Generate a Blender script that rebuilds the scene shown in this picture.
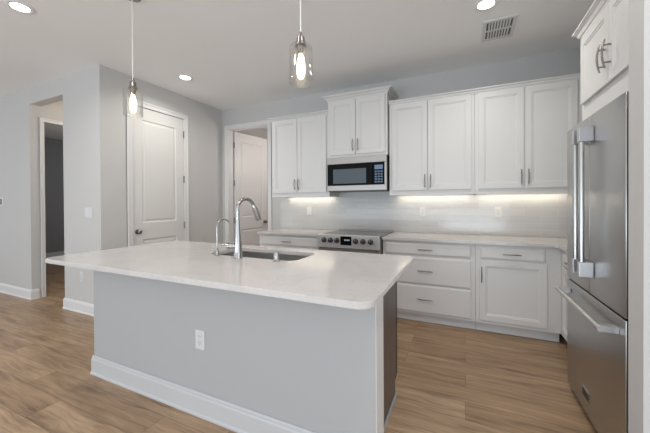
import bpy, bmesh, math, random
from mathutils import Vector, Matrix
R = math.radians
scene = bpy.context.scene
for o in list(bpy.data.objects): bpy.data.objects.remove(o)
COL = scene.collection

# ---------------------------------------------------------------- camera
F = 302.971
cam_d = bpy.data.cameras.new('camera'); cam = bpy.data.objects.new('camera', cam_d); COL.objects.link(cam)
cam_d.sensor_fit = 'HORIZONTAL'; cam_d.sensor_width = 36; cam_d.lens = 36*F/650
cam_d.shift_y = -11.648/650; cam_d.clip_start = .02
yaw, pitch, roll = R(24.801), R(.393), R(-.321)
cam.matrix_world = (Matrix.Translation((0, 0, 1.301)) @ Matrix.Rotation(yaw, 4, 'Z')
                    @ Matrix.Rotation(math.pi/2-pitch, 4, 'X') @ Matrix.Rotation(roll, 4, 'Z'))
scene.camera = cam

# ---------------------------------------------------------------- world, exposure, added fill light
w = bpy.data.worlds.new('world'); scene.world = w; w.use_nodes = True
w.node_tree.nodes['Background'].inputs[1].default_value = 1.0
scene.view_settings.view_transform = 'Standard'; scene.view_settings.look = 'None'
scene.view_settings.exposure = 0.06; scene.view_settings.gamma = 1

PW = dict(world=(.94, .97, 1.02), up=(126, 146, 165), side=(28, 30, 32), can=(7.4, 7.1, 6.4), led=(.9, .78, .6),
          pend=(6, 5.7, 5.2), laund=(16.5, 14.6, 13.7), hall=(17, 14.5, 12), kit=(9.5, 8.8, 8.6), far=(18, 18.4, 18.8))
def pw(k, f=1.0):
    c = PW[k]; m = max(max(c), 1e-9); return m*f, tuple(v/m for v in c)
def area(name, loc, rot, sx, sy, power, color=(1, 1, 1), spread=math.pi):
    d = bpy.data.lights.new(name, 'AREA'); d.shape = 'RECTANGLE'; d.size = sx; d.size_y = sy
    d.energy = power; d.color = color; d.spread = spread
    o = bpy.data.objects.new(name, d); COL.objects.link(o); o.location = loc; o.rotation_euler = rot
    return o
w.node_tree.nodes['Background'].inputs[0].default_value = (*pw('world')[1], 1)
w.node_tree.nodes['Background'].inputs[1].default_value = pw('world')[0]
# unseen low light added behind the camera, aimed up to brighten the ceiling
# unseen light added at the right side as fill
area('ceiling_uplight_fill', (-1.5, -4.3, .5), (R(130), 0, 0), 7, 1.0, *pw('up'))
area('side_fill_light', (3.3, -1.4, 1.5), (0, R(90), 0), 2.2, 3.0, *pw('side'))

# ---------------------------------------------------------------- materials
def mat(name, col, rough=.5, metal=0.0, spec=.5, **k):
    m = bpy.data.materials.new(name); m.use_nodes = True
    b = m.node_tree.nodes['Principled BSDF']
    b.inputs['Base Color'].default_value = (*col, 1); b.inputs['Roughness'].default_value = rough
    b.inputs['Metallic'].default_value = metal; b.inputs['Specular IOR Level'].default_value = spec
    for kk, v in k.items(): b.inputs[kk.replace('_', ' ')].default_value = v
    return m
def nt(m): return m.node_tree, m.node_tree.nodes, m.node_tree.links, m.node_tree.nodes['Principled BSDF']
def coord(m, scale=(1, 1, 1), rot=(0, 0, 0)):
    t, n, l, b = nt(m)
    g = n.new('ShaderNodeNewGeometry'); mp = n.new('ShaderNodeMapping')
    mp.inputs['Scale'].default_value = scale; mp.inputs['Rotation'].default_value = rot
    l.new(g.outputs['Position'], mp.inputs['Vector']); return mp.outputs[0]
def noise(m, vec, scale, detail=3, rough=.5):
    t, n, l, b = nt(m); x = n.new('ShaderNodeTexNoise'); x.inputs['Scale'].default_value = scale
    x.inputs['Detail'].default_value = detail; x.inputs['Roughness'].default_value = rough
    l.new(vec, x.inputs['Vector']); return x.outputs['Fac']
def ramp(m, fac, stops):
    t, n, l, b = nt(m); r = n.new('ShaderNodeValToRGB'); e = r.color_ramp.elements
    while len(e) < len(stops): e.new(.5)
    for i, (p, c) in enumerate(stops): e[i].position = p; e[i].color = (*c, 1)
    l.new(fac, r.inputs[0]); return r.outputs[0]
def mixc(m, fac, a, b2, mode='MIX'):
    t, n, l, b = nt(m); x = n.new('ShaderNodeMix'); x.data_type = 'RGBA'; x.blend_type = mode
    for sock, v in ((x.inputs[0], fac), (x.inputs[6], a), (x.inputs[7], b2)):
        if hasattr(v, 'is_linked'): l.new(v, sock)
        elif isinstance(v, tuple): sock.default_value = (*v, 1)
        else: sock.default_value = v
    return x.outputs[2]
def bump(m, h, strength=.1, dist=.01):
    t, n, l, b = nt(m); x = n.new('ShaderNodeBump'); x.inputs['Strength'].default_value = strength
    x.inputs['Distance'].default_value = dist; l.new(h, x.inputs['Height']); l.new(x.outputs[0], b.inputs['Normal'])

def paint(name, col, rough=.6):
    m = mat(name, col, rough, spec=.3)
    bump(m, noise(m, coord(m), 90, 2), .06, .004); return m
M_WALL = paint('wall_paint', (.575, .572, .562))
M_CEIL = paint('ceiling_paint', (.93, .93, .925), .8)
M_SHADEW = paint('shaded_room_paint', (.30, .30, .31))  # darker grey puts the far room's shade into its wall colour
M_ISLW = paint('island_wall_paint', (.435, .442, .446))
M_TRIM = mat('white_trim', (.74, .74, .735), .35)
M_DOOR = mat('door_paint', (.72, .715, .70), .4)
M_CAB = mat('cabinet_white', (.71, .705, .695), .35)
def brushed(name, col, rough, axis='z'):
    m = mat(name, col, rough, 1.0)
    sc = {'z': (260, 260, 2), 'y': (260, 2, 260), 'x': (2, 260, 260)}[axis]
    f = noise(m, coord(m, sc), 1, 2)
    t, n, l, b = nt(m); mr = n.new('ShaderNodeMapRange'); mr.inputs[3].default_value = rough-.06; mr.inputs[4].default_value = rough+.08
    l.new(f, mr.inputs[0]); l.new(mr.outputs[0], b.inputs['Roughness'])
    b.inputs['Anisotropic'].default_value = .5
    return m
M_STEEL = brushed('brushed_stainless', (.50, .495, .49), .30, 'y')
M_STEELX = brushed('brushed_stainless_front', (.42, .405, .39), .36, 'x')
M_RANGE = mat('satin_range_steel', (.62, .615, .61), .42, .6)
M_STEELX.node_tree.nodes['Principled BSDF'].inputs['Metallic'].default_value = .75
M_HANDLE = mat('polished_stainless', (.55, .55, .54), .28, 1)
M_NICKEL = mat('brushed_nickel', (.27, .255, .24), .28, 1)
M_CHROME = mat('faucet_steel', (.44, .435, .43), .24, 1)
M_SINK = brushed('sink_steel', (.50, .49, .48), .35, 'x')
M_BLACK = mat('black_plastic', (.012, .012, .013), .35)
M_BGLASS = mat('black_glass', (.006, .007, .008), .05, spec=.08)
M_WINDOWG = mat('oven_window_mesh', (.11, .135, .155), .2, spec=.2)
M_GREY = mat('grey_plastic', (.25, .25, .25), .5)
M_DGREY = mat('dark_grey_side', (.022, .022, .021), .6)
M_PLATE = mat('white_plastic', (.84, .84, .82), .35)
M_PLATE2 = mat('soft_grey_plastic', (.66, .665, .67), .4)
M_BASEI = mat('island_baseboard_paint', (.56, .567, .57), .4)
M_SLOT = mat('slot_dark', (.06, .06, .06), .6)
M_CORD = mat('cord_white', (.75, .75, .73), .5)
M_VENTD = mat('vent_dark', (.16, .16, .16), .9)
M_TOE = mat('toe_kick_white', (.70, .71, .71), .5)
M_SHOE = mat('shoe_grey', (.34, .34, .33), .5)

def emis(name, col, s):
    m = bpy.data.materials.new(name); m.use_nodes = True; t = m.node_tree
    t.nodes.remove(t.nodes['Principled BSDF']); e = t.nodes.new('ShaderNodeEmission')
    e.inputs[0].default_value = (*col, 1); e.inputs[1].default_value = s
    t.links.new(e.outputs[0], t.nodes['Material Output'].inputs[0]); return m
M_LENS = emis('lens_glow', (1, .97, .92), 14)
M_FIL = emis('filament_glow', (1, .78, .48), 55)
M_LED = emis('led_glow', (1, .90, .76), 5)
M_DISP = emis('display_glow', (.45, .62, .9), .35)
M_DIGIT = emis('clock_digits', (.8, .9, 1), .5)

def clear_glass(name, tint, base=.06):
    m = bpy.data.materials.new(name); m.use_nodes = True; t = m.node_tree; n = t.nodes; l = t.links
    n.remove(n['Principled BSDF'])
    tr = n.new('ShaderNodeBsdfTransparent'); tr.inputs[0].default_value = (*tint, 1)
    gl = n.new('ShaderNodeBsdfGlossy'); gl.inputs['Roughness'].default_value = .03
    fr = n.new('ShaderNodeLayerWeight'); fr.inputs[0].default_value = .35
    mr = n.new('ShaderNodeMapRange'); mr.inputs[3].default_value = base; mr.inputs[4].default_value = .5
    mx = n.new('ShaderNodeMixShader'); l.new(fr.outputs['Facing'], mr.inputs[0]); l.new(mr.outputs[0], mx.inputs[0])
    l.new(tr.outputs[0], mx.inputs[1]); l.new(gl.outputs[0], mx.inputs[2]); l.new(mx.outputs[0], n['Material Output'].inputs[0])
    return m
M_GLASS = clear_glass('clear_glass', (.985, .98, .965), .03)
M_BULB = emis('glowing_bulb_glass', (1, .84, .58), 2.6)

# wood plank floor (planks run along x)
def floor_mat():
    m = mat('oak_planks', (.3, .2, .13), .38, spec=.4); t, n, l, b = nt(m)
    v = coord(m)
    br = n.new('ShaderNodeTexBrick'); l.new(v, br.inputs['Vector'])
    br.inputs['Color1'].default_value = (0, 0, 0, 1); br.inputs['Color2'].default_value = (1, 1, 1, 1); br.inputs['Mortar'].default_value = (.5, .5, .5, 1)
    br.inputs['Scale'].default_value = 1; br.inputs['Brick Width'].default_value = 1.22; br.inputs['Row Height'].default_value = .18
    br.inputs['Mortar Size'].default_value = .0018; br.inputs['Mortar Smooth'].default_value = .2; br.offset = .37; br.offset_frequency = 2
    tone = ramp(m, br.outputs['Color'], [(0, (.325, .215, .130)), (.35, (.395, .270, .168)), (.7, (.445, .312, .200)), (1, (.355, .24, .15))])
    # shift the grain per plank
    add = n.new('ShaderNodeVectorMath'); add.operation = 'MULTIPLY_ADD'
    l.new(br.outputs['Color'], add.inputs[0]); add.inputs[1].default_value = (7, 13, 3); l.new(v, add.inputs[2])
    wob = n.new('ShaderNodeTexNoise'); wob.inputs['Scale'].default_value = 1; wob.inputs['Detail'].default_value = 2
    wm = n.new('ShaderNodeMapping'); wm.inputs['Scale'].default_value = (2.2, 7, 1); l.new(add.outputs[0], wm.inputs['Vector']); l.new(wm.outputs[0], wob.inputs['Vector'])
    ws = n.new('ShaderNodeVectorMath'); ws.operation = 'MULTIPLY_ADD'; l.new(wob.outputs['Color'], ws.inputs[0]); ws.inputs[1].default_value = (0, .09, 0); l.new(add.outputs[0], ws.inputs[2])
    def stretched(sx, sy):
        mp = n.new('ShaderNodeMapping'); mp.inputs['Scale'].default_value = (sx, sy, 1); l.new(ws.outputs[0], mp.inputs['Vector']); return mp.outputs[0]
    g1 = noise(m, stretched(2.0, 34), 1, 5, .62)
    g2 = noise(m, stretched(1.5, 10), 1.3, 4, .6)
    g3 = noise(m, stretched(8, 120), 1, 3, .55)
    c = mixc(m, 1.0, tone, ramp(m, g1, [(.30, (.60, .56, .52)), (.48, (.95, .94, .93)), (.72, (1.17, 1.17, 1.17))]), 'MULTIPLY')
    c = mixc(m, 1.0, c, ramp(m, g2, [(.30, (.62, .58, .54)), (.44, (.95, .94, .93)), (.70, (1.18, 1.18, 1.18))]), 'MULTIPLY')
    c = mixc(m, .6, c, ramp(m, g3, [(.3, (.8, .79, .78)), (.7, (1.1, 1.1, 1.1))]), 'MULTIPLY')
    c = mixc(m, br.outputs['Fac'], c, (.17, .12, .085))
    l.new(c, b.inputs['Base Color'])
    mr = n.new('ShaderNodeMapRange'); mr.inputs[3].default_value = .30; mr.inputs[4].default_value = .5; l.new(g1, mr.inputs[0]); l.new(mr.outputs[0], b.inputs['Roughness'])
    bump(m, g3, .08, .002); return m
M_FLOOR = floor_mat()

def tile_mat():
    m = mat('subway_tile', (.66, .66, .65), .16); t, n, l, b = nt(m)
    g = n.new('ShaderNodeNewGeometry'); s = n.new('ShaderNodeSeparateXYZ'); c = n.new('ShaderNodeCombineXYZ')
    l.new(g.outputs['Position'], s.inputs[0]); l.new(s.outputs[0], c.inputs[0]); l.new(s.outputs[2], c.inputs[1])
    mp = n.new('ShaderNodeMapping'); mp.inputs['Location'].default_value = (0, -.914, 0); l.new(c.outputs[0], mp.inputs[0])
    br = n.new('ShaderNodeTexBrick'); l.new(mp.outputs[0], br.inputs['Vector'])
    br.inputs['Color1'].default_value = (.66, .665, .66, 1); br.inputs['Color2'].default_value = (.60, .60, .60, 1)
    br.inputs['Mortar'].default_value = (.72, .72, .71, 1); br.inputs['Scale'].default_value = 1
    br.inputs['Brick Width'].default_value = .30; br.inputs['Row Height'].default_value = .0765; br.inputs['Mortar Size'].default_value = .0022
    br.inputs['Mortar Smooth'].default_value = .3
    l.new(br.outputs['Color'], b.inputs['Base Color'])
    inv = n.new('ShaderNodeMath'); inv.operation = 'SUBTRACT'; inv.inputs[0].default_value = 1; l.new(br.outputs['Fac'], inv.inputs[1])
    wv = noise(m, coord(m, (9, 9, 22)), 1, 2)
    ad = n.new('ShaderNodeMath'); ad.operation = 'MULTIPLY_ADD'; ad.inputs[1].default_value = .8; l.new(wv, ad.inputs[0]); l.new(inv.outputs[0], ad.inputs[2])
    bump(m, ad.outputs[0], .5, .0022); return m
M_TILE = tile_mat()

def quartz():
    m = mat('white_quartz', (.78, .76, .74), .14); t, n, l, b = nt(m)
    a = noise(m, coord(m), 2.6, 6, .65); c = noise(m, coord(m), 60, 3, .6)
    col = ramp(m, a, [(.38, (.62, .60, .58)), (.48, (.595, .575, .56)), (.51, (.625, .605, .585)), (.7, (.645, .625, .605))])
    col = mixc(m, 1.0, col, ramp(m, c, [(.33, (.92, .925, .93)), (.45, (1, 1, 1))]), 'MULTIPLY')
    l.new(col, b.inputs['Base Color']); return m
M_QUARTZ = quartz()
def espresso():
    m = mat('espresso_wood', (.06, .045, .038), .35); t, n, l, b = nt(m)
    a = noise(m, coord(m, (40, 40, 2)), 1, 4, .6)
    l.new(ramp(m, a, [(.3, (.085, .062, .052)), (.7, (.125, .095, .08))]), b.inputs['Base Color']); return m
M_ESP = espresso()
M_ESPE = mat('espresso_edge', (.02, .01, .008), .5)

# ---------------------------------------------------------------- mesh helpers
def box(bm, x0, x1, y0, y1, z0, z1, bev=0.0, seg=1):
    vs = [bm.verts.new(p) for p in ((x0,y0,z0),(x1,y0,z0),(x1,y1,z0),(x0,y1,z0),(x0,y0,z1),(x1,y0,z1),(x1,y1,z1),(x0,y1,z1))]
    fs = [bm.faces.new([vs[i] for i in q]) for q in ((0,3,2,1),(4,5,6,7),(0,1,5,4),(1,2,6,5),(2,3,7,6),(3,0,4,7))]
    if bev:
        es = {e for f in fs for e in f.edges}
        bmesh.ops.bevel(bm, geom=list(es), offset=bev, segments=seg, affect='EDGES', profile=.5)
    return bm
def B(*a, **k): return box(bmesh.new(), *a, **k)
def obj(name, bm, m, parent=None, smooth=False, local=False, mats=None):
    me = bpy.data.meshes.new(name)
    if parent is not None and not local:
        bmesh.ops.translate(bm, vec=-Vector(parent_world(parent)), verts=bm.verts)
    bmesh.ops.recalc_face_normals(bm, faces=bm.faces)
    if smooth:
        for f in bm.faces: f.smooth = True
        for e in bm.edges:
            if len(e.link_faces) == 2 and e.calc_face_angle(0) > R(38): e.smooth = False
    bm.to_mesh(me); bm.free()
    for x in (mats or [m]): me.materials.append(x)
    o = bpy.data.objects.new(name, me); COL.objects.link(o)
    if parent is not None: o.parent = parent
    return o
def parent_world(p):
    v = Vector(p.location)
    while p.parent: p = p.parent; v += Vector(p.location)
    return v
def tag(o, label=None, cat=None, group=None, kind=None):
    if label: o['label'] = label
    if cat: o['category'] = cat
    if group: o['group'] = group
    if kind: o['kind'] = kind
    return o
def thing(name, label, cat, loc, group=None, kind=None, rz=0):
    o = bpy.data.objects.new(name, None); COL.objects.link(o); o.location = loc; o.rotation_euler = (0, 0, rz)
    o.empty_display_size = .05
    return tag(o, label, cat, group, kind)
def copy_tree(o, parent=None):
    c = o.copy(); COL.objects.link(c)
    if parent is not None: c.parent = parent
    for ch in list(o.children): copy_tree(ch, c)
    return c
def struct(name, bm, m, **k):
    return tag(obj(name, bm, m, **k), kind='structure')
def frame_of(axis):
    a = Vector(axis).normalized(); h = Vector((0, 0, 1)) if abs(a.z) < .9 else Vector((1, 0, 0))
    u = a.cross(h).normalized(); return a, u, a.cross(u)
def tube(bm, pts, r, seg=12, cap=True):
    pts = [Vector(p) for p in pts]; n = len(pts); rs = r if isinstance(r, (list, tuple)) else [r]*n
    rings = []; u = None
    for i, p in enumerate(pts):
        d = (pts[min(i+1, n-1)]-pts[max(i-1, 0)]).normalized()
        if u is None: _, u, v = frame_of(d)
        else:
            u = (u - d*u.dot(d)).normalized()
        v = d.cross(u)
        rings.append([bm.verts.new(p + (u*math.cos(2*math.pi*k/seg)+v*math.sin(2*math.pi*k/seg))*rs[i]) for k in range(seg)])
    for a, b in zip(rings, rings[1:]):
        for k in range(seg): bm.faces.new((a[k], a[(k+1) % seg], b[(k+1) % seg], b[k]))
    if cap: bm.faces.new(rings[0][::-1]); bm.faces.new(rings[-1])
    return bm
def lathe(bm, prof, c=(0, 0, 0), seg=28, closed=False):
    rings = []
    for r, z in prof:
        if r < 1e-6: rings.append([bm.verts.new((c[0], c[1], c[2]+z))])
        else: rings.append([bm.verts.new((c[0]+r*math.cos(2*math.pi*k/seg), c[1]+r*math.sin(2*math.pi*k/seg), c[2]+z)) for k in range(seg)])
    prs = list(zip(rings, rings[1:])) + ([(rings[-1], rings[0])] if closed else [])
    for a, b in prs:
        for k in range(seg):
            k2 = (k+1) % seg
            if len(a) == 1 and len(b) == 1: continue
            if len(a) == 1: bm.faces.new((a[0], b[k2], b[k]))
            elif len(b) == 1: bm.faces.new((a[k], a[k2], b[0]))
            else: bm.faces.new((a[k], a[k2], b[k2], b[k]))
    return bm
def rings_panel(bm, o, U, V, N, w, h, rings, back=True):
    """concentric rectangle rings (inset, depth along N) from the outer edge inward"""
    o, U, V, N = map(Vector, (o, U, V, N)); prev = None; first = None
    for ins, dep in rings:
        r = [bm.verts.new(o+U*a+V*b+N*dep) for a, b in ((ins, ins), (w-ins, ins), (w-ins, h-ins), (ins, h-ins))]
        if prev:
            for k in range(4): bm.faces.new((prev[k], prev[(k+1) % 4], r[(k+1) % 4], r[k]))
        else: first = r
        prev = r
    bm.faces.new(prev)
    if back: bm.faces.new(first[::-1])
    return bm
T = .019
CABDOOR = [(0, 0), (0, T-.002), (.002, T), (.052, T), (.056, T-.005), (.064, T-.005), (.069, T-.010)]
DRAWER = [(0, 0), (0, T-.006), (.004, T-.004), (.014, T)]
def poly_slab(outer, holes, z0, z1):
    bm = bmesh.new(); loops = []
    tops = []
    for lp in [outer]+holes:
        vt = [bm.verts.new((x, y, z1)) for x, y in lp]; vb = [bm.verts.new((x, y, z0)) for x, y in lp]
        n = len(lp)
        et = [bm.edges.new((vt[i], vt[(i+1) % n])) for i in range(n)]; eb = [bm.edges.new((vb[i], vb[(i+1) % n])) for i in range(n)]
        loops.append((vt, vb, et, eb))
    bmesh.ops.triangle_fill(bm, use_beauty=True, edges=[e for l in loops for e in l[2]], normal=(0, 0, 1))
    bmesh.ops.triangle_fill(bm, use_beauty=True, edges=[e for l in loops for e in l[3]], normal=(0, 0, -1))
    for vt, vb, _, _ in loops:
        n = len(vt)
        for i in range(n): bm.faces.new((vb[i], vb[(i+1) % n], vt[(i+1) % n], vt[i]))
    return bm
def round_rect(x0, x1, y0, y1, rr, n=7):
    """rr = radii for corners (x0y0, x1y0, x1y1, x0y1)"""
    if not isinstance(rr, (list, tuple)): rr = [rr]*4
    out = []
    for (cx, cy, sx, sy, a0), r in zip(((x0, y0, 1, 1, 180), (x1, y0, -1, 1, 270), (x1, y1, -1, -1, 0), (x0, y1, 1, -1, 90)), rr):
        if r < 1e-5: out.append((cx, cy)); continue
        for i in range(n+1):
            a = R(a0+90*i/n); out.append((cx+sx*r+r*math.cos(a), cy+sy*r+r*math.sin(a)))
    return out
def sweep_h(bm, path, prof, closed=False):
    """sweep profile (offset, z) along horizontal polyline with mitres; offset is to the LEFT of travel"""
    n = len(path); P = [Vector((x, y, 0)) for x, y in path]; rings = []
    for i in range(n):
        d0 = (P[i]-P[i-1]).normalized() if (i > 0 or closed) else None
        d1 = (P[(i+1) % n]-P[i]).normalized() if (i < n-1 or closed) else None
        if d0 is None: d0 = d1
        if d1 is None: d1 = d0
        n0 = Vector((-d0.y, d0.x, 0)); n1 = Vector((-d1.y, d1.x, 0)); m = (n0+n1); m = m/(m.dot(n0))
        rings.append([bm.verts.new(P[i]+m*o+Vector((0, 0, z))) for o, z in prof])
    k = len(prof)
    for a, b in zip(rings, rings[1:]+([rings[0]] if closed else [])):
        if a is rings[-1] and not closed: break
        for j in range(k): bm.faces.new((a[j], a[(j+1) % k], b[(j+1) % k], b[j]))
    if not closed: bm.faces.new(rings[0]); bm.faces.new(rings[-1][::-1])
    return bm

# ---------------------------------------------------------------- the setting
ZC = 2.895; YB = 3.989; YL = 2.068; XP = -3.78; WT = .12
XO0, XO1, ZO = -5.38, -4.55, 2.67
struct('floor', B(-9.3, 3.6, -4.8, 6.2, -.05, 0), M_FLOOR)
struct('ceiling', B(-9.3, 3.6, -4.8, 6.2, ZC, ZC+.1), M_CEIL)
# left wall with hall opening
bm = bmesh.new(); box(bm, -9.17, XO0, YL, YL+WT, 0, ZC); box(bm, XO1, XP, YL, YL+WT, 0, ZC); box(bm, XO0, XO1, YL, YL+WT, ZO, ZC)
struct('wall_left', bm, M_WALL)
# pantry wall with door opening
PD0, PD1, PDZ = 2.435, 3.205, 2.548
bm = bmesh.new(); box(bm, XP-WT, XP, YL+WT, PD0-.01, 0, ZC); box(bm, XP-WT, XP, PD1+.01, YB, 0, ZC); box(bm, XP-WT, XP, PD0-.01, PD1+.01, PDZ+.01, ZC)
struct('wall_pantry', bm, M_WALL)
# back wall with laundry opening
LD0, LD1, LDZ = -3.645, -2.835, 2.548
bm = bmesh.new(); box(bm, XP-WT, LD0-.01, YB, YB+WT, 0, ZC); box(bm, LD1+.01, 1.57, YB, YB+WT, 0, ZC); box(bm, LD0-.01, LD1+.01, YB, YB+WT, LDZ+.01, ZC)
struct('wall_back', bm, M_WALL)
struct('wall_right', B(1.45, 1.57, 1.74, YB, 0, ZC), M_WALL)
struct('wall_stub', B(.641, 3.5, 1.615, 1.738, 0, ZC), M_WALL)
struct('wall_side', B(3.5, 3.6, -4.8, -3.2, 0, ZC), M_WALL)
# hall walls
HX = XO0; HD0, HD1, HDZ = 2.222, 3.04, 2.462
bm = bmesh.new(); box(bm, HX-WT, HX, YL+WT, HD0-.01, 0, ZC); box(bm, HX-WT, HX, HD1+.01, 4.3, 0, ZC); box(bm, HX-WT, HX, HD0-.01, HD1+.01, HDZ+.01, ZC)
struct('wall_hall_left', bm, M_WALL)
struct('wall_hall_right', B(XO1, XO1+WT, YL+WT, 4.18, 0, ZC), M_WALL)
struct('wall_hall_end', B(XO0, XO1+WT, 4.18, 4.3, 0, ZC), M_WALL)
# unlit room beyond the hall
struct('wall_far_room', B(-9.17, -9.05, YL+WT, 6.1, 0, ZC), M_SHADEW)
struct('wall_far_room_end', B(-9.05, HX-WT, 5.98, 6.1, 0, ZC), M_SHADEW)
struct('wall_far_room_side', B(HX-WT, HX-WT+.1, 4.3, 5.98, 0, ZC), M_SHADEW)
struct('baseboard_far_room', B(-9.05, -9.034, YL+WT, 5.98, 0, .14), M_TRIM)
# laundry room
struct('wall_laundry_left', B(-3.99, -3.90, YB+WT, 5.9, 0, ZC), M_WALL)
struct('wall_laundry_right', B(-1.9, -1.8, YB+WT, 5.9, 0, ZC), M_WALL)
struct('wall_laundry_back', B(-3.99, -1.8, 5.9, 6.0, 0, ZC), M_WALL)

BASE = [(0, 0), (.020, 0), (.020, .010), (.014, .018), (.014, .108), (.010, .116), (.010, .124), (.004, .132), (0, .132)]
def baseboard(name, path): return struct(name, sweep_h(bmesh.new(), path, BASE), M_TRIM)
baseboard('baseboard_left', [(XO0, 2.145), (XO0, YL), (-9.0, YL)])
baseboard('baseboard_pantry', [(XP, PD0-.08), (XP, YL), (XO1, YL), (XO1, 4.16)])
baseboard('baseboard_corner', [(XP, YB-.002), (XP, PD1+.08)])
baseboard('baseboard_stub', [(3.4, 1.615), (.641, 1.615), (.641, 1.738)])

# ---------------------------------------------------------------- doors
def casing(bm, a0, a1, zt, face, axis, sgn, wd=.07, th=.018):
    """casing round an opening; axis = direction of the wall, face = wall plane, sgn = room side"""
    def bx(p0, p1, z0, z1, t):
        f0, f1 = sorted((face, face+sgn*t))
        if axis == 'x': box(bm, p0, p1, f0, f1, z0, z1, .003)
        else: box(bm, f0, f1, p0, p1, z0, z1, .003)
    for t, ww, off in ((th*.7, wd, 0), (th, wd*.36, wd*.64)):
        bx(a0-off-ww, a0-off, 0, zt+off, t) ; bx(a1+off, a1+off+ww, 0, zt+off, t)
        bx(a0-off-ww, a1+off+ww, zt+off, zt+off+ww, t)
    return bm
def leaf_mesh(w, h, hinge_gap=.003):
    bm = bmesh.new(); th = .035; x0, x1 = .125, w-.125; zs = [(.22, .84), (1.055, h-.155)]
    box(bm, 0, x0, 0, th, .008, h); box(bm, x1, w, 0, th, .008, h)
    box(bm, x0, x1, 0, th, .008, zs[0][0]); box(bm, x0, x1, 0, th, zs[0][1], zs[1][0]); box(bm, x0, x1, 0, th, zs[1][1], h)
    rg = [(0, 0), (.010, -.009), (.022, -.010), (.045, -.003), (.05, -.003)]
    for z0, z1 in zs:
        rings_panel(bm, (x0, 0, z0), (1, 0, 0), (0, 0, 1), (0, -1, 0), x1-x0, z1-z0, rg, back=False)
        rings_panel(bm, (x0, th, z0), (1, 0, 0), (0, 0, 1), (0, 1, 0), x1-x0, z1-z0, rg, back=False)
    return bm
def knob_mesh(bm, x, z, y, s):
    prof = [(0, 0), (.032, 0), (.032, .004), (.014, .010), (.011, .03), (.020, .038), (.028, .05), (.028, .058), (.018, .068), (0, .070)]
    b2 = lathe(bmesh.new(), prof, seg=20); me = bpy.data.meshes.new('t'); b2.to_mesh(me); b2.free()
    me.transform(Matrix.Translation((x, y, z)) @ Matrix.Rotation(R(90)*(-s), 4, 'X')); bm.from_mesh(me); bpy.data.meshes.remove(me)
def leaf(parent, w, h, knob_x=.705, kz=.945):
    lf = obj('door_leaf', leaf_mesh(w, h), M_DOOR, parent, local=True)
    bm = bmesh.new(); knob_mesh(bm, knob_x, kz, .035, 1); knob_mesh(bm, knob_x, kz, 0, -1)
    obj('door_knob', bm, M_NICKEL, lf, smooth=True, local=True)
    return lf
def hinge(parent, x, y, z, rx, ry):
    bm = tube(bmesh.new(), [(x, y, z-.05), (x, y, z+.05)], .0085, 10)
    box(bm, x-rx, x+rx, y-ry, y+ry, z-.045, z+.045)
    return obj('hinge', bm, M_NICKEL, parent, smooth=True)

d1 = thing('door_1', 'closed white two panel pantry door with a satin knob in the left side wall', 'door', (XP, PD1, 0), kind='structure')
obj('door_casing', casing(bmesh.new(), PD0, PD1, PDZ, XP, 'y', 1), M_TRIM, d1)
bm = bmesh.new(); box(bm, XP-WT, XP-.0005, PD0-.009, PD0, 0, PDZ); box(bm, XP-WT, XP-.0005, PD1, PD1+.009, 0, PDZ); box(bm, XP-WT, XP-.0005, PD0-.009, PD1+.009, PDZ, PDZ+.009)
obj('door_jamb', bm, M_TRIM, d1)
e = thing('door_panel', None, None, (-.040, -.004, 0), rz=R(-90)); e.parent = d1
leaf(e, PD1-PD0-.008, PDZ-.004)
for z in (2.32, 1.66, .985, .28): hinge(d1, XP+.004, PD1-.001, z, .002, .012)

d2 = thing('door_2', 'open white two panel laundry door swung away behind the back wall', 'door', (LD0, YB, 0), kind='structure')
obj('door_casing', casing(bmesh.new(), LD0, LD1, LDZ, YB, 'x', -1), M_TRIM, d2)
bm = bmesh.new(); box(bm, LD0-.009, LD0, YB+.0005, YB+WT, 0, LDZ); box(bm, LD1, LD1+.009, YB+.0005, YB+WT, 0, LDZ); box(bm, LD0-.009, LD1+.009, YB+.0005, YB+WT, LDZ, LDZ+.009)
obj('door_jamb', bm, M_TRIM, d2)
e = thing('door_panel', None, None, (.032, .132, 0), rz=R(82)); e.parent = d2
lf = leaf(e, .79, LDZ-.006, .70)
obj('latch_plate', B(.7895, .7935, .006, .029, 1.86, 2.02), M_NICKEL, lf, local=True)
for z in (2.31, 1.65, 1.0, .28): hinge(d2, LD0+.012, YB+WT+.006, z, .012, .003)

d3 = thing('door_3', 'white cased doorway inside the hall opening onto a dark room', 'doorway', (HX, HD0, 0), kind='structure')
obj('door_casing', casing(bmesh.new(), HD0, HD1, HDZ, HX, 'y', 1, .052), M_TRIM, d3)
bm = bmesh.new(); box(bm, HX-WT, HX-.0005, HD0-.009, HD0, 0, HDZ); box(bm, HX-WT, HX-.0005, HD1, HD1+.009, 0, HDZ); box(bm, HX-WT, HX-.0005, HD0-.009, HD1+.009, HDZ, HDZ+.009)
obj('door_jamb', bm, M_TRIM, d3)

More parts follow.
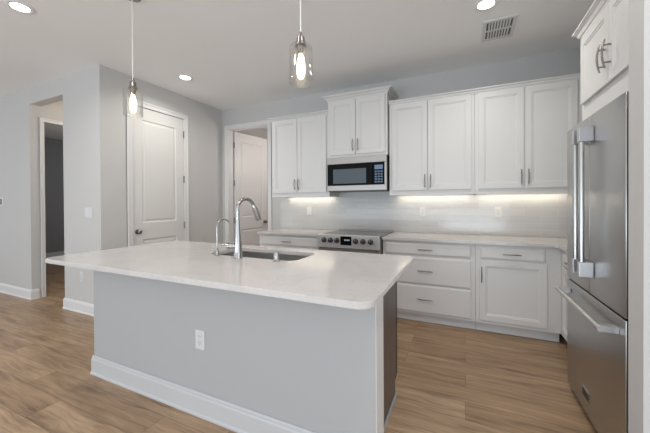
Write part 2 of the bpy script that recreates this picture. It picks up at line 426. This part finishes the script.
# ---------------------------------------------------------------- cabinet helpers
def pull(name, c, along, out, parent, L=.155, r=.0055, bow=.006):
    c, a, n = Vector(c), Vector(along), Vector(out); bm = bmesh.new(); N = 10
    tube(bm, [c+a*(L*(i/N-.5))+n*(.026+bow*(1-(2*i/N-1)**2)) for i in range(N+1)], [r*(.75+.25*(1-(2*i/N-1)**2)) for i in range(N+1)], 10)
    for s in (-1, 1): tube(bm, [c+a*s*.048, c+a*s*.048+n*.030], r*.85, 10)
    return obj(name, bm, M_NICKEL, parent, smooth=True)
def front(name, parent, x0, x1, z0, z1, yf, rg, m=None):
    return obj(name, rings_panel(bmesh.new(), (x0, yf, z0), (1, 0, 0), (0, 0, 1), (0, -1, 0), x1-x0, z1-z0, rg), m or M_CAB, parent)
def side_front(name, parent, y0, y1, z0, z1, xf, rg, m=None):   # faces -x
    return obj(name, rings_panel(bmesh.new(), (xf, y1, z0), (0, -1, 0), (0, 0, 1), (-1, 0, 0), y1-y0, z1-z0, rg), m or M_CAB, parent)
def crown_prof(z, h, o): return [(-.004, z), (.006, z), (.008, z+h*.22), (.010+o*.15, z+h*.30), (o*.55, z+h*.62), (o*.85, z+h*.74), (o*.88, z+h*.80), (o, z+h*.82), (o, z+h), (-.004, z+h)]

G = 'white wall cabinets along the back wall'
def wall_cab(label, x0, x1, yf, z0, z1, doors, crown, ret, rail=True, hz=None):
    t = thing('wall_cabinet', label, 'cabinet', ((x0+x1)/2, (yf+YB)/2, z0), G)
    bm = bmesh.new(); box(bm, x0, x1, yf, YB-.001, z0+(.025 if rail else 0), z1, .001)
    if rail:
        box(bm, x0, x1, yf, yf+.02, z0, z0+.025); box(bm, x0, x0+.018, yf+.02, YB-.012, z0, z0+.025); box(bm, x1-.018, x1, yf+.02, YB-.012, z0, z0+.025)
    obj('body', bm, M_CAB, t)
    pth = [(x1, YB-.002)]*(1 if ret[1] else 0)+[(x1, yf), (x0, yf)]+[(x0, YB-.002)]*(1 if ret[0] else 0)
    obj('crown_moulding', sweep_h(bmesh.new(), pth, crown_prof(*crown)), M_CAB, t)
    for a, b, c, d, hx in doors:
        dr = front('door', t, a, b, c, d, yf, CABDOOR)
        pull('handle', (hx, yf-T, hz), (0, 0, 1), (0, -1, 0), dr)
    return t
YU = 3.632
wall_cab('tall white two door wall cabinet left of the microwave, beside the doorway', -2.515, -1.612, YU, 1.385, 2.49,
         [(-2.487, -2.091, 1.44, 2.452, -2.118), (-2.085, -1.652, 1.44, 2.452, -2.060)], (2.455, .05, .048), (1, 0), hz=1.552)
wall_cab('raised white two door cabinet directly above the microwave', -1.608, -.836, 3.588, 1.875, 2.64,
         [(-1.582, -1.232, 1.905, 2.585, -1.262), (-1.224, -.862, 1.905, 2.585, -1.195)], (2.60, .065, .06), (1, 1), rail=False, hz=2.015)
wall_cab('white two door wall cabinet just right of the microwave', -.822, .096, YU, 1.385, 2.49,
         [(-.787, -.388, 1.44, 2.452, -.412), (-.380, .066, 1.44, 2.452, -.352)], (2.455, .05, .04), (0, 0), hz=1.542)
wall_cab('white two door wall cabinet in the back right corner, nearest the refrigerator', .098, 1.02, YU, 1.385, 2.49,
         [(.130, .541, 1.44, 2.452, .516), (.552, .972, 1.44, 2.452, .577)], (2.455, .05, .04), (0, 0), hz=1.55)
struct('trim_1', B(1.022, 1.449, YU+.02, YB-.001, 1.385, 2.49), M_CAB)

# under cabinet lights
def led(label, x0, x1):
    t = thing('under_cabinet_light', label, 'light', ((x0+x1)/2, 3.92, 1.40), 'under cabinet light bars')
    obj('housing', B(x0, x1, 3.905, 3.935, 1.401, 1.4095), M_PLATE, t)
    obj('lens', B(x0+.005, x1-.005, 3.908, 3.932, 1.396, 1.4008), M_LED, t)
    a = area('under_cabinet_lamp', ((x0+x1)/2, 3.92, 1.392), (0, 0, 0), x1-x0-.02, .02, *pw('led', x1-x0)); a.parent = t; a.location = (0, 0, -.008)
led('light bar under the wall cabinet left of the microwave', -2.44, -1.68)
led('light bar under the wall cabinet just right of the microwave', -.78, .07)
led('light bar under the wall cabinet in the right corner', .125, .98)

# ---------------------------------------------------------------- base cabinets
YF = 3.38
def base_cab(label, x0, x1):
    t = thing('base_cabinet', label, 'cabinet', ((x0+x1)/2, 3.68, 0), 'white base cabinets along the back wall')
    obj('body', B(x0, x1, YF, YB-.012, .10, .883), M_CAB, t)
    obj('toe_kick', B(x0, x1, YF+.062, YB-.02, 0, .0995), M_TOE, t)
    return t
t = base_cab('white base cabinet left of the range, beside the laundry doorway', -2.55, -1.62)
d = front('drawer', t, -2.52, -1.65, .744, .858, YF, DRAWER); pull('handle', (-2.10, YF-T, .80), (1, 0, 0), (0, -1, 0), d)
for a, b, hx in ((-2.52, -2.09, -2.12), (-2.08, -1.65, -2.05)):
    d = front('door', t, a, b, .13, .72, YF, CABDOOR); pull('handle', (hx, YF-T, .60), (0, 0, 1), (0, -1, 0), d)
t = base_cab('white three drawer base cabinet right of the range', -.842, .092)
for z0, z1 in ((.738, .855), (.428, .712), (.122, .412)):
    d = front('drawer', t, -.812, .054, z0, z1, YF, DRAWER); pull('handle', (-.385, YF-T, (z0+z1)/2), (1, 0, 0), (0, -1, 0), d)
t = base_cab('white base cabinet with one drawer over one door, by the corner', .094, .788)
d = front('drawer', t, .134, .668, .742, .850, YF, DRAWER); pull('handle', (.402, YF-T, .797), (1, 0, 0), (0, -1, 0), d)
d = front('door', t, .128, .682, .133, .724, YF, CABDOOR); pull('handle', (.148, YF-T, .588), (0, 0, 1), (0, -1, 0), d)
t = thing('base_cabinet', 'narrow white base cabinet on the right wall, between corner and refrigerator', 'cabinet', (1.1, 3.03, 0))
obj('body', B(.79, 1.448, 2.684, YB-.012, .10, .883), M_CAB, t)
obj('toe_kick', B(.852, 1.44, 2.684, YB-.03, 0, .0995), M_TOE, t)
d = side_front('drawer', t, 2.71, 3.30, .742, .850, .79, DRAWER); pull('handle', (.79-T, 3.02, .797), (0, 1, 0), (-1, 0, 0), d)
d = side_front('door', t, 2.71, 3.30, .133, .724, .79, CABDOOR); pull('handle', (.79-T, 2.76, .60), (0, 0, 1), (-1, 0, 0), d)

def slab_obj(name, label, cat, poly, holes, z0, z1, m, group=None):
    bm = poly_slab(poly, holes, z0, z1)
    bmesh.ops.recalc_face_normals(bm, faces=bm.faces)
    es = [e for e in bm.edges if len(e.link_faces) == 2 and e.calc_face_angle(0) > R(60) and abs(e.verts[0].co.z-e.verts[1].co.z) < 1e-6]
    bmesh.ops.bevel(bm, geom=es, offset=.004, segments=2, affect='EDGES')
    return tag(obj(name, bm, m, smooth=True), label, cat, group)
slab_obj('countertop', 'short white quartz countertop left of the range', 'countertop', round_rect(-2.563, -1.616, 3.34, 3.979, [.01, 0, 0, 0]), [], .8835, .914, M_QUARTZ)
slab_obj('countertop', 'L shaped white quartz countertop from the range round the right corner', 'countertop',
         [(-.846, 3.979), (-.846, 3.34), (.735, 3.34), (.757, 3.318), (.757, 2.684), (1.448, 2.684), (1.448, 3.979)][::1], [], .8835, .914, M_QUARTZ)
bs = struct('trim_2', B(-2.60, 1.449, YB-.009, YB-.0005, .9145, 1.384), M_TILE)
tag(bs, 'glossy pale subway tile backsplash between counter and wall cabinets', 'backsplash')
struct('trim_3', B(-1.611, -.825, YB-.009, YB-.0005, 1.3845, 1.88), M_TILE)

# ---------------------------------------------------------------- electrical plates
def plate(label, c, out, kind, group=None, wd=.075, ht=.118, n=1, m=None):
    m = m or M_PLATE
    """c = centre on the wall, out = direction of the room"""
    t = thing('wall_outlet' if kind == 'outlet' else 'light_switch', label, 'outlet' if kind == 'outlet' else 'switch', c, group)
    u = Vector((0, 0, 1)).cross(Vector(out))
    def bx(nm, cu, cz, hw, hh, d0, d1, m, par=t, bev=.0015):
        bm = B(-1, 1, -1, 1, -1, 1)
        for v in bm.verts:
            a, dd, z = v.co; v.co = u*(cu+a*hw)+Vector(out)*(d0+(dd+1)/2*(d1-d0))+Vector((0, 0, cz+z*hh))
        if bev: bmesh.ops.bevel(bm, geom=list(bm.edges), offset=bev, segments=1, affect='EDGES')
        return obj(nm, bm, m, par, local=True)
    bx('cover_plate', 0, 0, wd/2, ht/2, 0, .006, m)
    for k in range(n):
        cu = (k-(n-1)/2)*.046
        if kind == 'outlet':
            for s in (-1, 1):
                r = bx('receptacle', cu, s*.0195, .0165, .0145, .004, .0085, m)
                for q in (-1, 1): bx('slot', cu+q*.006, s*.0195+.003, .0012, .0045, .0075, .0088, M_SLOT, r, 0)
                bx('slot', cu, s*.0195-.008, .002, .002, .0075, .0088, M_SLOT, r, 0)
        else: bx('rocker', cu, 0, .0165, .033, .004, .0095, m)
    return t
yb = YB-.009
plate('white switch on the backsplash left of the range', (-2.096, yb, 1.184), (0, -1, 0), 'switch')
plate('white outlet on the backsplash just right of the range', (-.484, yb, 1.182), (0, -1, 0), 'outlet')
plate('white outlet on the backsplash nearest the refrigerator', (.342, yb, 1.184), (0, -1, 0), 'outlet')
plate('white outlet low on the grey island front wall', (-1.475, 1.36, .467), (0, -1, 0), 'outlet', m=M_PLATE2)
plate('white double rocker switch on the wall between hall and pantry door', (-4.015, YL, 1.20), (0, -1, 0), 'switch', wd=.145, n=2, m=M_PLATE2)
plate('white outlet low on the wall behind the left end of the island', (-4.17, YL, .43), (0, -1, 0), 'outlet', m=M_PLATE2)
t = thing('thermostat', 'small thermostat with dark screen on the wall left of the hall', 'thermostat', (-6.245, YL, 1.345))
obj('back_plate', B(-6.32, -6.165, YL-.008, YL, 1.29, 1.40, .002), M_PLATE, t)
obj('screen', B(-6.305, -6.205, YL-.022, YL-.0085, 1.302, 1.388, .002), M_GREY, t)

# ---------------------------------------------------------------- microwave
MX0, MX1, MY = -1.606, -.838, 3.552
t = thing('microwave_oven', 'stainless over the range microwave with black glass door', 'microwave', (-1.222, 3.77, 1.447))
obj('body', B(MX0, MX1, 3.578, YB-.012, 1.452, 1.873, .002), M_DGREY, t)
obj('top_trim', B(MX0, MX1, MY, 3.5775, 1.786, 1.872, .004, 2), M_STEELX, t)
obj('bottom_trim', B(MX0, MX1, MY, 3.5775, 1.449, 1.517, .004, 2), M_STEELX, t)
dr = obj('door', B(MX0, -1.012, MY+.003, 3.5775, 1.5175, 1.7855, .002), M_BGLASS, t)
obj('window', B(-1.525, -1.09, MY+.0015, MY+.0028, 1.54, 1.722), M_WINDOWG, dr)
cp = obj('control_panel', B(-1.009, -.866, MY+.003, 3.5775, 1.5175, 1.7855, .002), M_BGLASS, t)
obj('side_trim', B(-.864, MX1, MY, 3.5775, 1.5175, 1.7855, .002), M_STEELX, t)
obj('display', B(-.985, -.885, MY+.0018, MY+.0028, 1.70, 1.752), M_DISP, cp)
bm = bmesh.new()
for i in range(5):
    for j in range(3): box(bm, -.983+j*.035, -.957+j*.035, MY+.0018, MY+.0028, 1.54+i*.031, 1.560+i*.031)
obj('keypad', bm, mat('keypad_blue', (.10, .16, .26), .3), cp)
obj('vent_grille', B(MX0+.004, MX1-.004, 3.585, 3.9, 1.443, 1.4515), M_BLACK, t)

# ---------------------------------------------------------------- range
RX0, RX1 = -1.606, -.856
t = thing('kitchen_range', 'stainless slide in range with six knobs and glass cooktop', 'range', ((RX0+RX1)/2, 3.6, 0))
obj('body', B(RX0, RX1, 3.305, YB-.03, .02, .905, .002), M_STEELX, t)
obj('cooktop', B(RX0-.004, RX1+.004, 3.30, YB-.06, .9055, .920, .003), mat('cooktop_glass', (.05, .05, .052), .12), t)
obj('rear_trim', B(RX0, RX1, YB-.0595, YB-.0255, .9055, .936, .003), M_STEELX, t)
cp = obj('control_panel', B(RX0, RX1, 3.262, 3.3045, .772, .928, .006, 2), M_RANGE, t)
for x in (-1.519, -1.437, -1.355, -1.126, -1.040, -.952):
    b2 = lathe(bmesh.new(), [(0, 0), (.031, 0), (.031, .005), (.026, .008), (.024, .034), (.021, .037), (0, .038)], seg=20)
    bmesh.ops.rotate(b2, matrix=Matrix.Rotation(R(90), 3, 'X'), verts=b2.verts); bmesh.ops.translate(b2, vec=(x, 3.2615, .862), verts=b2.verts)
    k = obj('knob', b2, mat('knob_dark', (.06, .056, .055), .3, .4) if x < -1.5 else bpy.data.materials['knob_dark'], cp, smooth=True)
    obj('pointer', B(x-.002, x+.002, 3.2225, 3.2233, .866, .880), M_PLATE, k)
dp = obj('display', B(-1.312, -1.178, 3.2585, 3.2615, .812, .912, .001), M_BGLASS, cp)
bm = bmesh.new()
for sx in (0, .016, .036, .052): box(bm, -1.275+sx+.012, -1.275+sx+.022, 3.2575, 3.2583, .862, .878)
obj('clock_digits', bm, M_DIGIT, dp)
od = obj('oven_door', B(RX0+.004, RX1-.004, 3.275, 3.3045, .19, .764, .003), M_STEELX, t)
obj('window', B(RX0+.12, RX1-.12, 3.272, 3.2748, .30, .62), M_BGLASS, od)
bm = bmesh.new(); tube(bm, [(RX0+.05, 3.225, .715), (RX1-.05, 3.225, .715)], .011, 14)
for x in (RX0+.09, RX1-.09): tube(bm, [(x, 3.275, .715), (x, 3.225, .715)], .008, 10)
obj('handle', bm, M_HANDLE, od, smooth=True)
obj('storage_drawer', B(RX0+.004, RX1-.004, 3.275, 3.3045, .05, .184, .003), M_STEELX, t)
obj('kick_plate', B(RX0+.02, RX1-.02, 3.33, 3.9, 0, .0195), M_BLACK, t)

# ---------------------------------------------------------------- refrigerator and its surround
FY0, FY1, FX = 1.780, 2.628, .647
t = thing('refrigerator', 'stainless french door refrigerator with bottom freezer', 'refrigerator', (1.03, 2.2, 0))
obj('body', B(.712, 1.40, FY0+.006, FY1-.004, .04, 1.775, .003), M_DGREY, t)
obj('base_grille', B(.70, 1.38, FY0+.02, FY1-.02, 0, .0395), M_BLACK, t)
def fdoor(nm, y0, y1, z0, z1):
    o = obj(nm, B(FX, FX+.010, y0, y1, z0, z1, .004, 3), M_STEEL, t, smooth=True)
    obj('door_core', B(FX+.0102, .708, y0+.0015, y1-.0015, z0+.0015, z1-.0015), M_DGREY, o)
    return o
def fbar(par, y, z0, z1):
    bm = bmesh.new(); tube(bm, [(.596, y, z0+.03), (.596, y, z1-.03)], .013, 18)
    o = obj('handle', bm, M_HANDLE, par, smooth=True)
    for z in (z0, z1-.085): obj('handle_mount', B(.580, FX-.0005, y-.017, y+.017, z, z+.085, .003, 2), M_GREYM, o)
M_GREYM = mat('satin_handle_mount', (.52, .53, .55), .35, .9)
d = fdoor('door', 2.213, FY1, .775, 1.788); fbar(d, 2.262, .875, 1.72)
d = fdoor('door', FY0, 2.207, .775, 1.788); fbar(d, 2.158, .875, 1.72)
d = fdoor('freezer_drawer', FY0, FY1, .05, .765)
bm = tube(bmesh.new(), [(.578, FY0+.05, .70), (.578, FY1-.05, .70)], .014, 18)
o = obj('handle', bm, M_HANDLE, d, smooth=True)
for y in (FY0+.055, FY1-.055-.045): obj('handle_mount', B(.572, FX-.0005, y, y+.040, .684, .716, .003, 2), M_GREYM, o)
bd = obj('badge', B(FX-.004, FX-.0003, 2.205, 2.315, .135, .195, .001), M_HANDLE, d)
obj('badge_face', B(FX-.0048, FX-.0041, 2.212, 2.308, .140, .182), M_BLACK, bd)
obj('door_seal', B(.7085, .7115, FY0+.012, FY1-.012, .06, 1.77), M_BLACK, t)

CX = .744
t = thing('wall_cabinet', 'deep white cabinet above the refrigerator with curved pulls', 'cabinet', (1.09, 2.21, 1.80))
obj('body', B(CX, 1.448, 1.742, 2.68, 1.83, 2.47, .001), M_CAB, t)
obj('end_panel', B(CX, 1.448, 2.648, 2.6795, 0, 1.8295), M_CAB, t)
obj('crown_moulding', sweep_h(bmesh.new(), [(1.445, 2.68), (CX, 2.68), (CX, 1.744)], [(-o, z) for o, z in crown_prof(2.425, .065, .045)]), M_CAB, t)
for y0, y1, hy in ((2.203, 2.645, 2.235), (1.76, 2.197, 2.165)):
    d = side_front('door', t, y0, y1, 1.965, 2.405, CX, CABDOOR)
    pull('handle', (CX-T, hy, 2.113), (0, 0, 1), (-1, 0, 0), d, L=.16, bow=.012)

# ---------------------------------------------------------------- island
IX0, IX1, IY0, IY1 = -2.768, -.328, 1.116, 2.238
t = thing('kitchen_island', 'long kitchen island with pale grey half wall and dark cabinet end', 'kitchen island', (-1.5, 1.75, 0))
obj('half_wall', B(-2.588, -.376, 1.36, 1.495, 0, .883), M_ISLW, t)
obj('end_trim', B(-.3755, -.3725, 1.36, 1.495, 0, .883), M_TRIM, t)
bm = bmesh.new(); box(bm, -2.585, -2.565, 1.4955, 2.10, .0, .883); box(bm, -.45, -.43, 1.4955, 2.078, .10, .883)
box(bm, -.45, -.43, 1.4955, 2.045, .0, .10); box(bm, -2.565, -.45, 1.50, 2.10, .10, .12); box(bm, -2.565, -.45, 2.085, 2.10, .12, .883)
obj('cabinet_body', bm, M_ESP, t)
obj('toe_kick', B(-2.56, -.452, 2.02, 2.04, 0, .0995), M_ESPE, t)
obj('face_frame_edge', B(-.45, -.4305, 2.0785, 2.10, .10, .883), M_ESPE, t)
obj('shoe_moulding', B(-.4295, -.416, 1.4955, 2.05, 0, .022, .003), M_SHOE, t)
xs = [-2.58, -2.05, -1.52, -.99, -.428]
for a, b in zip(xs, xs[1:]):
    d = obj('door', rings_panel(bmesh.new(), (b-.003, 2.1005, .12), (-1, 0, 0), (0, 0, 1), (0, 1, 0), b-a-.006, .75, CABDOOR), M_ESPE, t)
    pull('handle', (b-.05, 2.1195, .70), (0, 0, 1), (0, 1, 0), d)
# baseboard round the half wall (front and left)
IB = [(0, 0), (.020, 0), (.020, .012), (.014, .020), (.014, .112), (.010, .122), (.010, .132), (.004, .142), (0, .142)]
obj('baseboard', sweep_h(bmesh.new(), [(-.3755, 1.3595), (-2.5885, 1.3595), (-2.5885, 2.10)][::-1], [(-o, z) for o, z in IB]), M_BASEI, t)
sx0, sx1, sy0, sy1 = -1.80, -1.03, 1.735, 2.085
hole = round_rect(sx0, sx1, sy0, sy1, .07)
slab_obj('island_countertop', 'large white quartz island countertop with rounded corners and sink cutout', 'countertop',
         round_rect(IX0, IX1, IY0, IY1, [.075, .075, .03, .03]), [hole], .8835, .914, M_QUARTZ)
# sink bowl
bm = bmesh.new(); L = []
for ins, z in ((-.012, .8825), (.0, .8825), (.002, .70), (.012, .685), (.03, .68), (.05, .68)):
    L.append([bm.verts.new((x, y, z)) for x, y in round_rect(sx0+ins, sx1-ins, sy0+ins, sy1-ins, max(.02, .07-ins))])
for a, b in zip(L, L[1:]):
    for k in range(len(a)): bm.faces.new((a[k], a[(k+1) % len(a)], b[(k+1) % len(a)], b[k]))
bm.faces.new(L[-1])
t = thing('kitchen_sink', 'stainless undermount sink set into the island countertop', 'sink', (-1.415, 1.91, .68))
so = obj('basin', bm, M_SINK, t, smooth=True); md = so.modifiers.new('s', 'SOLIDIFY'); md.thickness = .0015; md.offset = -1
obj('drain', lathe(bmesh.new(), [(0, .003), (.03, .003), (.036, .005), (.045, .004), (.045, 0), (0, 0)], (-1.415, 1.93, .6812)), M_CHROME, t, smooth=True)

# faucet
fx, fy, zt = -1.455, 1.68, .9145
t = thing('kitchen_faucet', 'tall arched pull down faucet in brushed steel beside the sink', 'faucet', (fx, fy, zt))
obj('base', lathe(bmesh.new(), [(0, 0), (.031, 0), (.031, .006), (.029, .010), (.0285, .06), (.026, .10), (.021, .16), (.0165, .22), (.014, .27), (0, .27)], (fx, fy, zt)), M_CHROME, t, smooth=True)
dv = Vector((.26, 1, 0)).normalized(); pts = []; r = .070; zc = 1.262
for z in (1.17, 1.20, 1.24): pts.append(Vector((fx, fy, z)))
for i in range(17):
    a = math.pi*(1-i/16*.89); pts.append(Vector((fx, fy, zc))+dv*(r+r*math.cos(a))+Vector((0, 0, r*math.sin(a))))
obj('spout', tube(bmesh.new(), pts, .0125, 16), M_CHROME, t, smooth=True)
end = pts[-1]; dd = (pts[-1]-pts[-2]).normalized()
sp = obj('spray_head', tube(bmesh.new(), [end-dd*.002, end+dd*.01, end+dd*.03, end+dd*.105, end+dd*.12], [.0135, .017, .020, .024, .022], 18), M_CHROME, t, smooth=True)
side = dd.cross(Vector((1, 0, 0))).normalized()
obj('spray_button', tube(bmesh.new(), [end+dd*.02+dv*.017, end+dd*.055+dv*.021], [.004, .005], 8), M_BLACK, sp, smooth=True)
hd = Vector((-.85, -.55, 0)).normalized(); hz = Vector((fx, fy, 1.0))
lv = obj('handle_hub', tube(bmesh.new(), [hz+hd*.015, hz+hd*.058, hz+hd*.060, hz+hd*.076], [.019, .019, .025, .025], 18), M_CHROME, t, smooth=True)
obj('lever', tube(bmesh.new(), [hz+hd*.070, hz+hd*.070+Vector((-.03, 0, .004)), hz+hd*.070+Vector((-.055, 0, .010))], [.006, .005, .004], 10), M_CHROME, lv, smooth=True)

# filtered water faucet
gx, gy = -1.667, 1.70
t = thing('water_faucet', 'small slim gooseneck water faucet left of the main faucet', 'faucet', (gx, gy, zt))
obj('base', lathe(bmesh.new(), [(0, 0), (.018, 0), (.018, .004), (.012, .008), (.011, .045), (.006, .055), (0, .055)], (gx, gy, zt)), M_CHROME, t, smooth=True)
pts = [Vector((gx, gy, z)) for z in (.965, 1.0, 1.06, 1.12)]; r = .055
for i in range(13):
    a = math.pi*(1-i/12*.86); pts.append(Vector((gx, gy, 1.125))+dv*(r+r*math.cos(a))+Vector((0, 0, r*math.sin(a))))
obj('spout', tube(bmesh.new(), pts, .0052, 12), M_CHROME, t, smooth=True)
hz = Vector((gx, gy, .945)); hd = Vector((-1, -.1, 0)).normalized()
obj('lever', tube(bmesh.new(), [hz+hd*.008, hz+hd*.03, hz+hd*.032, hz+hd*.036+Vector((0, 0, .045))], [.006, .006, .005, .003], 10), M_CHROME, t, smooth=True)
t = thing('soap_dispenser', 'short round steel button cap on the counter right of the faucet', 'sink accessory', (-1.143, 1.695, zt))
obj('cap', lathe(bmesh.new(), [(0, 0), (.026, 0), (.026, .004), (.020, .007), (.019, .055), (.016, .062), (0, .063)], (-1.143, 1.695, zt)), M_CHROME, t, smooth=True)

# ---------------------------------------------------------------- pendants
def pendant(x, y):
    t = thing('pendant_lamp', 'clear glass cylinder pendant over the right end of the island', 'pendant lamp', (x, y, 1.97), 'pendant lamps over the island')
    obj('canopy', lathe(bmesh.new(), [(0, ZC-.001), (.06, ZC-.001), (.06, ZC-.012), (.02, ZC-.028), (0, ZC-.028)], (x, y, 0)), M_NICKEL, t, smooth=True)
    obj('cord', tube(bmesh.new(), [(x, y, 2.26), (x, y, ZC-.028)], .0042, 8), M_CORD, t, smooth=True)
    obj('socket', lathe(bmesh.new(), [(0, 2.262), (.008, 2.262), (.010, 2.240), (.022, 2.232), (.024, 2.20), (.032, 2.196), (.032, 2.186), (.020, 2.184), (.018, 2.14), (0, 2.14)], (x, y, 0)), M_NICKEL, t, smooth=True)
    obj('glass_shade', lathe(bmesh.new(), [(.026, 2.190), (.052, 2.188), (.061, 2.182), (.066, 2.170), (.066, 1.978), (.0665, 1.974), (.062, 1.974), (.0625, 1.978), (.0625, 2.168), (.058, 2.178), (.051, 2.184), (.026, 2.186)], (x, y, 0), 40, closed=True), M_GLASS, t, smooth=True)
    b = obj('bulb', lathe(bmesh.new(), [(.013, 2.139), (.015, 2.125), (.022, 2.10), (.026, 2.07), (.025, 2.035), (.018, 2.008), (.009, 1.998), (0, 1.995)], (x, y, 0)), M_BULB, t, smooth=True)
    bm = bmesh.new()
    for k in range(5):
        a = k*2*math.pi/5; p = Vector((math.cos(a), math.sin(a), 0))
        tube(bm, [Vector((x, y, 2.12))+p*.005, Vector((x, y, 2.035))+p*.014], .0026, 6)
    obj('filament', bm, M_FIL, b)
    d = bpy.data.lights.new('bulb_glow', 'POINT'); d.energy, d.color = pw('pend'); d.shadow_soft_size = .02
    o = bpy.data.objects.new('bulb_glow', d); COL.objects.link(o); o.parent = t; o.location = (0, 0, .1)
    return t
p1 = pendant(-.838, 1.5)
p2 = copy_tree(p1); p2.location.x = -2.311; p2['label'] = 'clear glass cylinder pendant over the left end of the island'

# ---------------------------------------------------------------- ceiling fittings
def can(x, y):
    t = thing('recessed_light', 'round recessed ceiling light above the right side of the kitchen', 'ceiling light', (x, y, ZC), 'recessed ceiling lights')
    obj('trim_ring', lathe(bmesh.new(), [(.060, -.0005), (.088, -.0005), (.090, -.004), (.086, -.007), (.064, -.007), (.060, -.004)], (x, y, ZC), 36, closed=True), M_PLATE, t, smooth=True)
    obj('lens', lathe(bmesh.new(), [(0, -.001), (.0595, -.001), (.0595, -.0045), (0, -.0045)], (x, y, ZC), 36), M_LENS, t)
    d = bpy.data.lights.new('recessed_lamp', 'AREA'); d.shape = 'DISK'; d.size = .12; d.energy, d.color = pw('can'); d.spread = R(150)
    o = bpy.data.objects.new('recessed_lamp', d); COL.objects.link(o); o.parent = t; o.location = (0, 0, -.012)
    return t
c1 = can(.157, 2.773)
for (x, y), lb in (((-3.205, 2.75), 'round recessed ceiling light in front of the pantry door'), ((-3.257, 1.201), 'round recessed ceiling light at the top left over the hall side')):
    c = copy_tree(c1); c.location = (x, y, ZC); c['label'] = lb
# lamps of the laundry and hall; unseen fill added for far room and kitchen
def bulb(name, loc, k, f=1.0):
    d = bpy.data.lights.new(name, 'POINT'); d.shadow_soft_size = .12; d.energy, d.color = pw(k, f)
    o = bpy.data.objects.new(name, d); COL.objects.link(o); o.location = loc
bulb('laundry_lamp', (-2.5, 4.8, 2.15), 'laund'); bulb('hall_lamp', (-4.75, 3.3, 2.45), 'hall'); bulb('far_room_fill', (-6.6, 4.4, 1.9), 'far')
area('kitchen_fill_light', (-1.5, .6, 2.87), (0, 0, 0), .15, .15, *pw('kit'))
area('kitchen_fill_light', (.157, .9, 2.87), (0, 0, 0), .15, .15, *pw('kit'))

t = thing('ceiling_vent', 'white rectangular ceiling air vent with two rows of louvers', 'vent', (.295, 3.21, ZC))
vx0, vx1, vy0, vy1 = .180, .385, 3.06, 3.36; z1 = ZC-.0005; z0 = ZC-.012
bm = bmesh.new(); f = .03
box(bm, vx0-f, vx1+f, vy0-f, vy0, z0, z1); box(bm, vx0-f, vx1+f, vy1, vy1+f, z0, z1); box(bm, vx0-f, vx0, vy0, vy1, z0, z1); box(bm, vx1, vx1+f, vy0, vy1, z0, z1)
box(bm, vx0, vx1, 3.202, 3.218, z0, z1)
obj('frame', bm, M_TRIM, t)
obj('backing', B(vx0, vx1, vy0, vy1, ZC-.003, ZC-.0005), M_VENTD, t)
for k in range(8):
    x = vx0+(vx1-vx0)*(k+1)/9
    bm = bmesh.new(); box(bm, x-.0065, x+.0065, vy0, 3.202, z0, ZC-.0035); box(bm, x-.006, x+.006, 3.218, vy1, z0, ZC-.0035)
    obj('louver', bm, M_TRIM, t)
